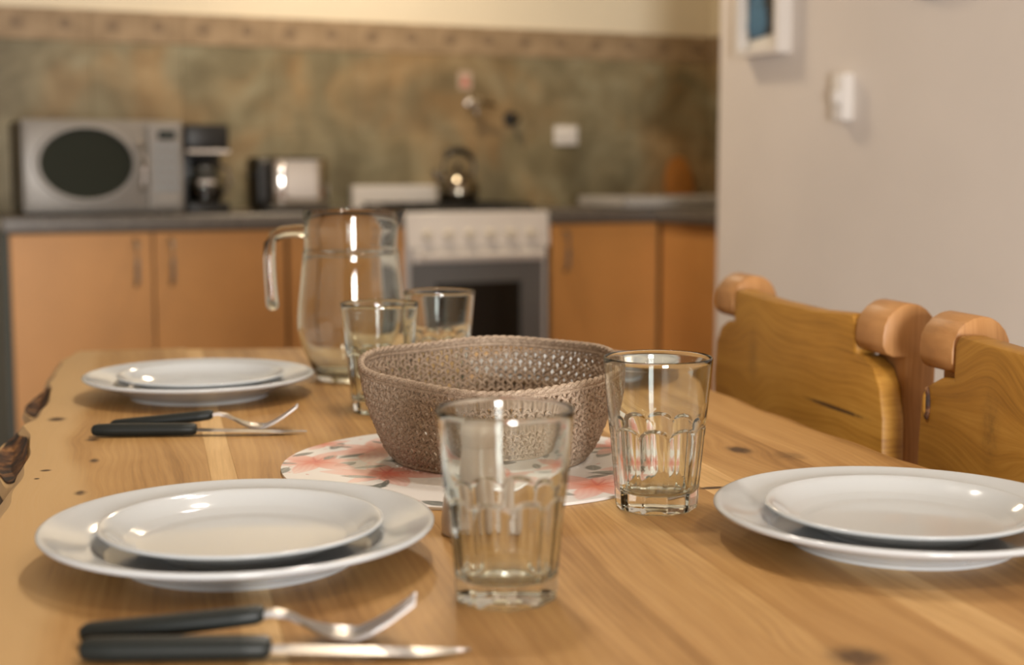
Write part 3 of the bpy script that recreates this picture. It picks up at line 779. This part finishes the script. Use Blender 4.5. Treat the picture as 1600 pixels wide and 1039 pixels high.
# ------------------------------------------------------------------ tumblers
def tumbler_mesh():
    h = 0.117; N = 10; n = 200
    def ro(z): return 0.0312 + (0.0415 - 0.0312) * z / h
    def outer(z, a):
        r = ro(z)
        ph = (a + PI / N) % (2 * PI / N) - PI / N
        top = 0.0595 + 0.0075 * math.sqrt(max(0.0, 1 - (ph / (PI / N)) ** 2))
        q = (top - z) / 0.0035
        m = max(0.0, min(1.0, q)); m = m * m * (3 - 2 * m)
        flat = 0.945 * r / math.cos(ph)
        if z < 0.012:                       # polygonal heel
            flat = 0.945 * r / math.cos(ph) + 0.0006 * (z / 0.012)
        return r * 1.004 * (1 - m) + min(flat, r * 1.004) * m
    zs = [0.0, 0.0012, 0.003, 0.006, 0.010, 0.014, 0.02, 0.028, 0.036, 0.044, 0.050, 0.054] + list(np.linspace(0.056, 0.070, 22)) + [0.075, 0.085, 0.095, 0.105, 0.113, 0.1160]
    rows = []
    rows.append(('c', 0.0022)); rows.append(('o', 0.0016, 0.55)); rows.append(('o', 0.0002, 0.80)); rows.append(('o', 0.0, 0.93))
    for z in zs[1:]: rows.append(('o', z, 1.0))
    rows += [('i', 0.1167, 0.0003), ('i', 0.1170, 0.0008), ('i', 0.1167, 0.0012)]
    for z in (0.1155, 0.110, 0.10, 0.085, 0.070, 0.062, 0.052, 0.040, 0.030, 0.022, 0.0175): rows.append(('i', z, 0.0014 + 0.0024 * (1 - z / h) + (0.0010 if z < 0.064 else 0.0)))
    rows += [('r', 0.0150, 0.0262), ('r', 0.0135, 0.0235), ('r', 0.0128, 0.019), ('c', 0.0124)]
    vs = []; idx = []
    for rw in rows:
        if rw[0] == 'c': vs.append((0, 0, rw[1])); idx.append([len(vs) - 1] * n); continue
        row = []
        for k in range(n):
            a = 2 * PI * k / n
            if rw[0] == 'o': r = outer(rw[1], a) * rw[2]
            elif rw[0] == 'i': r = ro(rw[1]) - rw[2]
            else: r = rw[2]
            vs.append((r * math.cos(a), r * math.sin(a), rw[1])); row.append(len(vs) - 1)
        idx.append(row)
    fs = []
    for i in range(len(idx) - 1):
        for k in range(n):
            u = []
            for w in (idx[i][k], idx[i][(k + 1) % n], idx[i + 1][(k + 1) % n], idx[i + 1][k]):
                if w not in u: u.append(w)
            if len(u) > 2: fs.append(u)
    b = MB(); b.add(vs, fs)
    me = b.mesh('tumbler')
    me.materials.append(M['glass'])
    for p in me.polygons: p.use_smooth = True
    me.set_sharp_from_angle(angle=R(40))
    return me
tm = tumbler_mesh()
for (x, y), rz, lab in [((-0.004, 0.852), 4, 'clear fluted tumbler nearest the camera, in front of the basket'),
                        ((0.111, 1.086), 9, 'clear fluted tumbler right of the basket, beside the right-hand plate'),
                        ((-0.141, 1.525), 13, 'clear fluted tumbler left of the basket, in front of the jug'),
                        ((-0.085, 1.674), 2, 'clear fluted tumbler behind the basket, right of the jug')]:
    o = put('drinking_glass', tm, None, (x, y, TOP + 0.0003), (0, 0, R(rz)))
    tag(o, lab, 'glass', 'fluted drinking glasses')

# ------------------------------------------------------------------ water jug
t = thing('water_jug', 'tall clear glass jug with an open hooked handle beside the far left plate', 'jug', (-0.197, 1.764, TOP + 0.0003), 0)
def spout(r, z, a):
    if z > 0.175:
        return r + 0.010 * ((z - 0.175) / 0.033) ** 2 * math.exp(-(min(a, 2 * PI - a) / 0.42) ** 2)
    return r
po = refine([(0, 0.004), (0.030, 0.003), (0.040, 0.0), (0.0435, 0.0012), (0.0455, 0.006), (0.052, 0.020), (0.0612, 0.040), (0.0665, 0.062), (0.0668, 0.078), (0.0648, 0.100), (0.0618, 0.128), (0.0596, 0.148), (0.0590, 0.1545)], 4)
po += [(0.0592, 0.1560), (0.0584, 0.1575), (0.0576, 0.1590), (0.0573, 0.165), (0.0574, 0.185), (0.0578, 0.2065)]
pi_ = [(0.0575, 0.2077), (0.0568, 0.2080), (0.0561, 0.2072), (0.0554, 0.185), (0.0550, 0.165), (0.0549, 0.1600), (0.0556, 0.1585), (0.0562, 0.1560)]
pi_ += refine([(0.0564, 0.1530), (0.0572, 0.146), (0.0594, 0.126), (0.0622, 0.100), (0.0642, 0.078), (0.0638, 0.062), (0.0584, 0.040), (0.0490, 0.020), (0.0405, 0.0105), (0.030, 0.0085), (0.0, 0.0085)], 4)
MB().lathe(po + pi_, 96, rfun=spout).build('jug_body', M['glass'], t, smooth=50)
hp = [(-0.0560, 0, 0.182), (-0.070, 0, 0.1825), (-0.084, 0, 0.181), (-0.094, 0, 0.176), (-0.0995, 0, 0.166), (-0.1005, 0, 0.150), (-0.0998, 0, 0.125), (-0.0985, 0, 0.105), (-0.0975, 0, 0.092), (-0.0965, 0, 0.086)]
MB().tube(hp, [0.0085, 0.0075, 0.0072, 0.0072, 0.0072, 0.0072, 0.0072, 0.0074, 0.0080, 0.0055], 16).build('handle', M['glass'], t, smooth=60)

# ------------------------------------------------------------------ salt shaker behind the nearest glass
t = thing('salt_shaker', 'white ceramic shaker seen through the nearest glass', 'shaker', (-0.026, 1.010, TOP + 0.0002), 0)
MB().lathe(refine([(0, 0.001), (0.021, 0.0), (0.0245, 0.002), (0.0242, 0.015), (0.0215, 0.035), (0.0180, 0.052), (0.0165, 0.060)], 3) + [(0, 0.060)], 48).build('body', M['shaker'], t)
cpn = MB().lathe([(0, 0.0600), (0.0172, 0.0602), (0.0178, 0.068)] + [(0.0178 * math.cos(a), 0.068 + 0.011 * math.sin(a)) for a in np.linspace(0.15, PI / 2 - 0.05, 8)] + [(0, 0.079)], 40).build('dome_top', M['shaker'], t)
for k in range(5):
    a = 2 * PI * k / 5
    MB().lathe([(0, 0.0763), (0.0012, 0.0763), (0.0012, 0.0780), (0, 0.0780)], 8, (0.007 * math.cos(a), 0.007 * math.sin(a), 0)).build('pour_hole', M['black_plastic'], cpn)
MB().lathe([(0, -0.0), (0.0225, 0.0), (0.0225, 0.0012), (0, 0.0012)], 32).build('base_plug', M['black_plastic'], t)

# ------------------------------------------------------------------ placemat with a printed flower pattern
def placemat():
    Rm = 0.170; nr, na = 150, 520
    rr = np.linspace(0, 1, nr + 1)[1:] * Rm
    aa = np.linspace(0, 2 * PI, na, endpoint=False)
    X = np.concatenate([[0], (rr[:, None] * np.cos(aa)).ravel()])
    Y = np.concatenate([[0], (rr[:, None] * np.sin(aa)).ravel()])
    Cc = np.tile(np.array([0.76, 0.75, 0.745]), (X.size, 1))
    nz = 0.5 + 0.25 * np.sin(X * 91 + 2 * np.sin(Y * 63)) + 0.25 * np.sin(Y * 83 + 1.7 * np.sin(X * 71))
    def blend(m, col):
        m = np.clip(m, 0, 1)[:, None]
        Cc[:] = Cc * (1 - m) + np.asarray(col) * m
    def local(cx, cy, a):
        dx, dy = X - cx, Y - cy
        return dx * math.cos(a) + dy * math.sin(a), -dx * math.sin(a) + dy * math.cos(a)
    def leaf(cx, cy, a, L, Wd, col):
        p, q = local(cx, cy, a); tt = p / L
        w_ = Wd * np.sin(PI * np.clip(tt, 0, 1)) ** 0.8
        m = np.clip((w_ - np.abs(q)) / 0.0007, 0, 1) * ((tt > 0) & (tt < 1))
        vein = np.clip(1 - np.abs(q) / 0.0006, 0, 1) * 0.4
        shade = 0.75 + 0.35 * nz + 0.25 * np.sign(q) * 0.4
        cl = np.asarray(col)[None, :] * shade[:, None]
        mm = (m * (0.9 - vein))[:, None]
        Cc[:] = Cc * (1 - mm) + cl * mm
    def flower(cx, cy, a0, L, npet, spread=2 * PI, hue=0):
        for k in range(npet):
            a = a0 + spread * k / npet
            p, q = local(cx, cy, a); l = L * (0.8 + 0.35 * ((k * 37 % 11) / 11)); tt = p / l
            w_ = 0.215 * l * np.sin(PI * np.clip(tt, 0, 1) ** 0.8) ** 0.8
            m = np.clip((w_ - np.abs(q)) / 0.0006, 0, 1) * ((tt > 0) & (tt < 1))
            st = 0.5 + 0.5 * np.sin(q / l * 60 + 2 * np.sin(p * 130))
            e = np.clip(1 - tt, 0, 1)
            red = np.array([0.62, 0.15, 0.10]) if hue == 0 else np.array([0.66, 0.20, 0.11])
            pale = np.array([0.78, 0.58, 0.53]); salmon = np.array([0.72, 0.31, 0.22])
            cl = pale[None] * (1 - e[:, None]) + salmon[None] * e[:, None]
            k2 = (e ** 3)[:, None]; cl = cl * (1 - k2) + red[None] * k2
            cl = cl * (1 - 0.22 * st[:, None] * np.array([[0.25, 1.0, 1.0]]))
            mm = (m * (0.62 + 0.36 * e))[:, None]
            Cc[:] = Cc * (1 - mm) + cl * mm
            edge = np.exp(-((w_ - np.abs(q)) / 0.0012) ** 2) * (tt > 0) * (tt < 1) * 0.20
            blend(edge, (0.66, 0.26, 0.2))
        for k in range(3):
            p, q = local(cx, cy, a0 + 0.5 + k * 0.5)
            blend(np.clip(1 - np.abs(q) / 0.0010, 0, 1) * (p > 0) * (p < L * 0.45), (0.52, 0.10, 0.09))
    rs = np.random.RandomState(11)
    GR = [(0.15, 0.175, 0.165), (0.21, 0.235, 0.22), (0.105, 0.12, 0.112), (0.27, 0.29, 0.275)]
    for k in range(46):
        a = rs.uniform(0, 2 * PI); r = Rm * math.sqrt(rs.uniform(0.05, 1))
        leaf(r * math.cos(a), r * math.sin(a), rs.uniform(0, 2 * PI), rs.uniform(0.022, 0.042), rs.uniform(0.0045, 0.008), GR[k % 4])
    FL = [(-0.142, 0.002, 0.3, 0.052, 6), (-0.093, 0.058, 2.6, 0.060, 6), (-0.075, -0.046, 0.9, 0.056, 6), (0.100, -0.092, 0.2, 0.056, 6), (0.150, -0.015, 1.0, 0.045, 5),
          (0.02, -0.125, 0.5, 0.050, 6), (0.13, 0.07, 0.4, 0.05, 5), (0.0, 0.12, 0.8, 0.05, 6), (0.02, 0.0, 0.3, 0.05, 6), (-0.145, 0.085, 1.9, 0.03, 5)]
    for k, (x, y, a, L, npet) in enumerate(FL): flower(x, y, a, L, npet, hue=k % 2)
    for k in range(26):
        a = rs.uniform(0, 2 * PI); r = Rm * math.sqrt(rs.uniform(0.35, 1))
        leaf(r * math.cos(a), r * math.sin(a), rs.uniform(0, 2 * PI), rs.uniform(0.020, 0.036), rs.uniform(0.003, 0.006), GR[(k + 1) % 4])
    for k in range(40):
        a = rs.uniform(0, 2 * PI); r = Rm * math.sqrt(rs.uniform(0.1, 1)); 
        leaf(r * math.cos(a), r * math.sin(a), rs.uniform(0, 2 * PI), rs.uniform(0.004, 0.009), 0.0012, (0.58, 0.13, 0.10))
    th = 0.0022
    nv = X.size
    V = [(float(a), float(b), th) for a, b in zip(X, Y)]
    Fc = [(0, 1 + k, 1 + (k + 1) % na) for k in range(na)]
    for i in range(nr - 1):
        b0, b1 = 1 + i * na, 1 + (i + 1) * na
        Fc += [(b0 + k, b1 + k, b1 + (k + 1) % na, b0 + (k + 1) % na) for k in range(na)]
    lo = 1 + (nr - 1) * na
    V += [(V[lo + k][0], V[lo + k][1], 0.0) for k in range(na)]
    Fc += [(lo + k, nv + k, nv + (k + 1) % na, lo + (k + 1) % na) for k in range(na)]
    Fc.append(tuple(nv + k for k in range(na))[::-1])
    me = bpy.data.meshes.new('placemat'); me.from_pydata(V, [], Fc); me.update()
    ca = me.color_attributes.new('print', 'FLOAT_COLOR', 'POINT')
    arr = np.ones((len(V), 4), dtype=np.float32); arr[:nv, :3] = Cc; arr[nv:, :3] = (0.7, 0.66, 0.62)
    ca.data.foreach_set('color', arr.ravel())
    gg = NT('printed_mat')
    at_ = gg.node('ShaderNodeVertexColor', {'layer_name': 'print'})
    gg.principled(Base_Color=at_.outputs[0], Roughness=0.38, Specular_IOR_Level=0.4)
    me.materials.append(gg.m)
    return me
pm = put('placemat', placemat(), None, (-0.031, 1.244, TOP + 0.0003))
tag(pm, 'round white placemat printed with coral flowers and grey leaves, under the basket', 'placemat')

# ------------------------------------------------------------------ crochet basket
g = NT('taupe_yarn'); o_ = g.obj()
fy = g.noise(o_, 900, 3, 0.6); fs_ = g.noise(o_, 260, 3, 0.6)
M['yarn'] = g.principled(Base_Color=g.ramp(g.math('ADD', g.math('MULTIPLY', fy, 0.5), g.math('MULTIPLY', fs_, 0.5)), [(0.35, (0.20, 0.148, 0.104)), (0.52, (0.385, 0.295, 0.218)), (0.68, (0.53, 0.43, 0.335))]),
                         Roughness=0.85, Specular_IOR_Level=0.2, Normal=g.bump(fy, 0.6, 0.0012))
basket = thing('crochet_basket', 'round taupe crochet basket standing on the floral placemat', 'basket', (-0.020, 1.272, TOP + 0.0027), 0)
def bask(t, a):
    """point on the wall: t = 0 at the foot, 1 at the rim"""
    hh = 0.0865 + 0.0085 * math.sin(a) + 0.0020 * math.sin(2 * a + 0.8) + 0.0012 * math.sin(5 * a)
    r = 0.088 + 0.0255 * (1 - (1 - min(1, t)) ** 1.7)
    r *= 1 + 0.010 * math.cos(2 * a + 0.5) + 0.004 * math.sin(3 * a)
    if t < 0.08: r -= 0.006 * (1 - t / 0.08) ** 2
    return r, 0.003 + (hh - 0.003) * t
def bpt(t, a, dr=0.0):
    r, z = bask(t, a); return ((r + dr) * math.cos(a), (r + dr) * math.sin(a), z)
NS, ROWS = 72, 13
body = MB()
def ring_net(k, rad, amp, dr=0.0):
    m = NS * 5; pts = []
    tt = k / ROWS
    for i in range(m):
        a = 2 * PI * i / m
        pts.append(bpt(max(0.0, tt + amp * math.cos(NS * a + k * PI)), a, dr + 0.0006 * math.cos(NS * a * 1.0 + 1.3 + k)))
    body.tube(pts, rad, 5, True)
for k in range(ROWS - 1): ring_net(k, 0.00165, 0.021)
ico = bmesh.new(); bmesh.ops.create_icosphere(ico, subdivisions=1, radius=1.0); ico.verts.index_update()
IV = [v.co.copy() for v in ico.verts]; IF = [[v.index for v in f.verts] for f in ico.faces]; ico.free()
for k in range(ROWS - 1):
    for i in range(NS):
        for half in (0, 1):
            a = 2 * PI * (i + 0.5 * ((k + 1) % 2)) / NS + (0.26 if half else -0.26) * 2 * PI / NS + random.uniform(-0.05, 0.05) * 2 * PI / NS
            t_ = (k + 0.5) / ROWS + random.uniform(-0.006, 0.006)
            c = Vector(bpt(t_, a, random.uniform(-0.0002, 0.0008)))
            ta = Vector((-math.sin(a), math.cos(a), 0)); up = Vector((0.2 * math.cos(a), 0.2 * math.sin(a), 1)).normalized(); nn = ta.cross(up)
            lean = 0.55 if half else -0.55
            ax1 = (up * math.cos(lean) + ta * math.sin(lean)); ax2 = (ta * math.cos(lean) - up * math.sin(lean))
            l1, l2, l3 = 0.0040, 0.00145 + random.uniform(-0.0001, 0.0002), 0.0021
            body.add([(c + ax1 * (v.x * l1) + ax2 * (v.y * l2) + nn * (v.z * l3))[:] for v in IV], IF)
me = bpy.data.meshes.new('woven_wall'); me.from_pydata(body.v, [], body.f); me.update()
wv = link_mesh('woven_wall', me, M['yarn'], basket, smooth=80)
wv['kind'] = 'stuff'
rim = MB()
for ph in (0.0, PI):
    m = 92 * 6; pts = []
    for i in range(m):
        a = 2 * PI * i / m
        r, z = bask(1.0, a)
        w_ = 46 * a * 1.0 + ph
        pts.append(((r + 0.0013 * math.cos(w_)) * math.cos(a), (r + 0.0013 * math.cos(w_)) * math.sin(a), z - 0.0015 + 0.0011 * math.sin(w_)))
    rim.tube(pts, 0.0019, 6, True)
for k in (ROWS - 1, ROWS - 0.5):
    pts = [bpt(k / ROWS - 0.004, 2 * PI * i / 400, 0.0004 * math.sin(i * 1.9)) for i in range(400)]
    rim.tube(pts, 0.0021, 6, True)
rim.build('rim', M['yarn'], basket, smooth=80)
base = MB()
for k in range(1, 20):
    r = 0.0045 * k
    base.tube([(r * math.cos(2 * PI * i / 80), r * math.sin(2 * PI * i / 80), 0.0022 + 0.0003 * math.sin(i * 2.1 + k)) for i in range(80)], 0.0024, 6, True)
base.build('base', M['yarn'], basket, smooth=80)

# ------------------------------------------------------------------ cutlery
def ellip(cx_, cy_, cz_, wy, wz, n=16, p=2.6):
    out = []
    for k in range(n):
        a = 2 * PI * k / n; ca, sa = math.cos(a), math.sin(a)
        out.append((cx_, cy_ + wy * math.copysign(abs(ca) ** (2 / p), ca), cz_ + wz * math.copysign(abs(sa) ** (2 / p), sa)))
    return out
def make_knife():
    t = thing('table_knife', '', 'knife')
    hs = [(0.0, 0.003, 0.0025), (0.002, 0.0068, 0.0048), (0.006, 0.0084, 0.0056), (0.02, 0.0090, 0.0060), (0.05, 0.0088, 0.0060), (0.085, 0.0085, 0.0058), (0.097, 0.0082, 0.0056), (0.100, 0.0066, 0.0046), (0.1010, 0.004, 0.003)]
    MB().loft([ellip(x, 0, 0.0062, wy, wz) for x, wy, wz in hs]).build('handle', M['cutlery_black'], t)
    b = []
    for k in range(24):
        q = k / 23; x = 0.0995 + 0.1075 * q
        up = 0.0060 - 0.0010 * q; lo = -0.0062 - 0.0004 * math.sin(PI * q)
        if q > 0.72: up = up * (1 - 0.1 * (q - 0.72) / 0.28); lo = lo + (up + 0.0062) * ((q - 0.72) / 0.28) ** 1.6
        if k == 0: up, lo = 0.004, -0.004
        th = 0.0009
        zc = 0.0048 - 0.0030 * q
        b.append([(x, up, zc + th), (x, lo, zc + 0.0001), (x, lo, zc - 0.0001), (x, up, zc - th)])
    MB().loft(b).build('blade', M['steel'], t, smooth=25)
    return t
def make_fork():
    t = thing('table_fork', '', 'fork')
    hs = [(0.0, 0.003, 0.0025), (0.002, 0.0064, 0.0044), (0.006, 0.0078, 0.0052), (0.02, 0.0082, 0.0056), (0.05, 0.0078, 0.0056), (0.085, 0.0070, 0.0052), (0.097, 0.0066, 0.0050), (0.1, 0.0052, 0.0040), (0.101, 0.0035, 0.0026)]
    MB().loft([ellip(x, 0, 0.0058 + 0.0095 * (x / 0.1) ** 1.3, wy, wz) for x, wy, wz in hs]).build('handle', M['cutlery_black'], t)
    zx = [(0.098, 0.0150), (0.106, 0.0160), (0.114, 0.0145), (0.122, 0.0105), (0.130, 0.0060), (0.138, 0.0028), (0.146, 0.0016), (0.152, 0.0024), (0.160, 0.0058), (0.170, 0.0118), (0.180, 0.0190), (0.184, 0.0222)]
    def zf(x): return float(np.interp(x, [a for a, _ in zx], [b for _, b in zx]))
    wx = [(0.098, 0.0036), (0.112, 0.0030), (0.122, 0.0040), (0.130, 0.0078), (0.138, 0.0108), (0.148, 0.0116)]
    b = []
    for x in np.linspace(0.098, 0.149, 26):
        w_ = float(np.interp(x, [a for a, _ in wx], [c for _, c in wx])); z = zf(x)
        dish = 0.0016 * min(1.0, max(0.0, (x - 0.122) / 0.02)); th = 0.0011 if x > 0.12 else 0.0016
        row = [(float(x), w_ * q, z + dish * q * q + th) for q in (-1, -0.5, 0, 0.5, 1)] + [(float(x), w_ * q, z + dish * q * q - th) for q in (1, 0.5, 0, -0.5, -1)]
        b.append(row)
    hd = MB().loft(b).build('head', M['steel'], t, smooth=60)
    for k in range(4):
        yc = (-1.5 + k) * 0.0062
        sc = []
        for x in np.linspace(0.1475, 0.184, 16):
            q = (x - 0.1475) / 0.0365; w_ = 0.0021 * (1 - 0.55 * q ** 2); z = zf(x) + 0.0016 * (yc / 0.0116) ** 2
            sc.append([(float(x), yc - w_, z + 0.001), (float(x), yc + w_, z + 0.001), (float(x), yc + w_, z - 0.001), (float(x), yc - w_, z - 0.001)])
        MB().loft(sc).build('tine', M['steel'], hd, smooth=40)
    return t
kn = make_knife(); fk = make_fork()
def lay(o, p, q, lab, grp):
    o.location = (p[0], p[1], TOP + 0.0006); o.rotation_euler = (0, 0, math.atan2(q[1] - p[1], q[0] - p[0]))
    tag(o, lab, None, grp)
kn2 = copy_tree(kn); fk2 = copy_tree(fk)
lay(kn, (-0.229, 0.738), (-0.027, 0.745), 'black-handled knife at the bottom edge, in front of the nearest plate', 'black-handled cutlery')
lay(fk, (-0.237, 0.766), (-0.054, 0.773), 'black-handled fork between the nearest plate and knife', 'black-handled cutlery')
lay(kn2, (-0.408, 1.378), (-0.196, 1.391), 'black-handled knife in front of the far left plate', 'black-handled cutlery')
lay(fk2, (-0.398, 1.408), (-0.213, 1.418), 'black-handled fork between the far left plate and knife', 'black-handled cutlery')

# ------------------------------------------------------------------ lamps (all above the frame)
def bulb(parent, loc, r, mat):
    MB().sphere(loc, r, 24, 14).build('bulb', mat, parent, smooth=80)      # the glowing bulb is the light itself
lp = thing('pendant_lamp', 'dark metal pendant lamp with two bulbs hanging over the table', 'lamp', T(0.30, 1.40, H), TY)
MB().lathe([(0, 0), (0.06, 0), (0.055, -0.02), (0.01, -0.03), (0, -0.03)], 28).build('ceiling_rose', M['brass'], lp)
MB().tube([(0, 0, -0.02), (0, 0, -0.77)], 0.006, 8).build('rod', M['brass'], lp)
MB().tube([(0, -0.16, -0.77), (0, 0.16, -0.77)], 0.010, 10).build('crossbar', M['brass'], lp)
for y in (-0.13, 0.13):
    MB().lathe([(0.018, -0.77), (0.020, -0.82), (0, -0.822)], 18, (0, y, 0)).build('socket', M['brass'], lp)
    bulb(lp, (0, y, -0.862), 0.040, M['bulb'])
lp = kthing('ceiling_lamp', 'round frosted ceiling lamp above the kitchen stove', 'lamp', -0.35, -0.25, H)
MB().lathe([(0, 0), (0.16, 0), (0.155, -0.03), (0, -0.03)], 36).build('base', M['white_enamel'], lp)
MB().lathe([(0.14, -0.03), (0.135, -0.06), (0.09, -0.085), (0, -0.095)], 36).build('diffuser', M['bulb_k'], lp)
area_light('ceiling_lamp_light', K(-0.35, -0.25, H - 0.10), (0, 0, 0), 0.26, 0.26, KITCHEN_POWER, (1.0, 0.80, 0.56))
lp = kthing('ceiling_lamp', 'round frosted ceiling lamp behind the camera', 'lamp', -1.1, -4.9, H)
MB().lathe([(0, 0), (0.16, 0), (0.155, -0.03), (0, -0.03)], 36).build('base', M['white_enamel'], lp)
MB().lathe([(0.14, -0.03), (0.135, -0.06), (0.09, -0.085), (0, -0.095)], 36).build('diffuser', M['bulb_k'], lp)
area_light('ceiling_lamp_light', K(-1.1, -4.9, H - 0.10), (0, 0, 0), 0.26, 0.26, ROOM_POWER, (1.0, 0.90, 0.78))
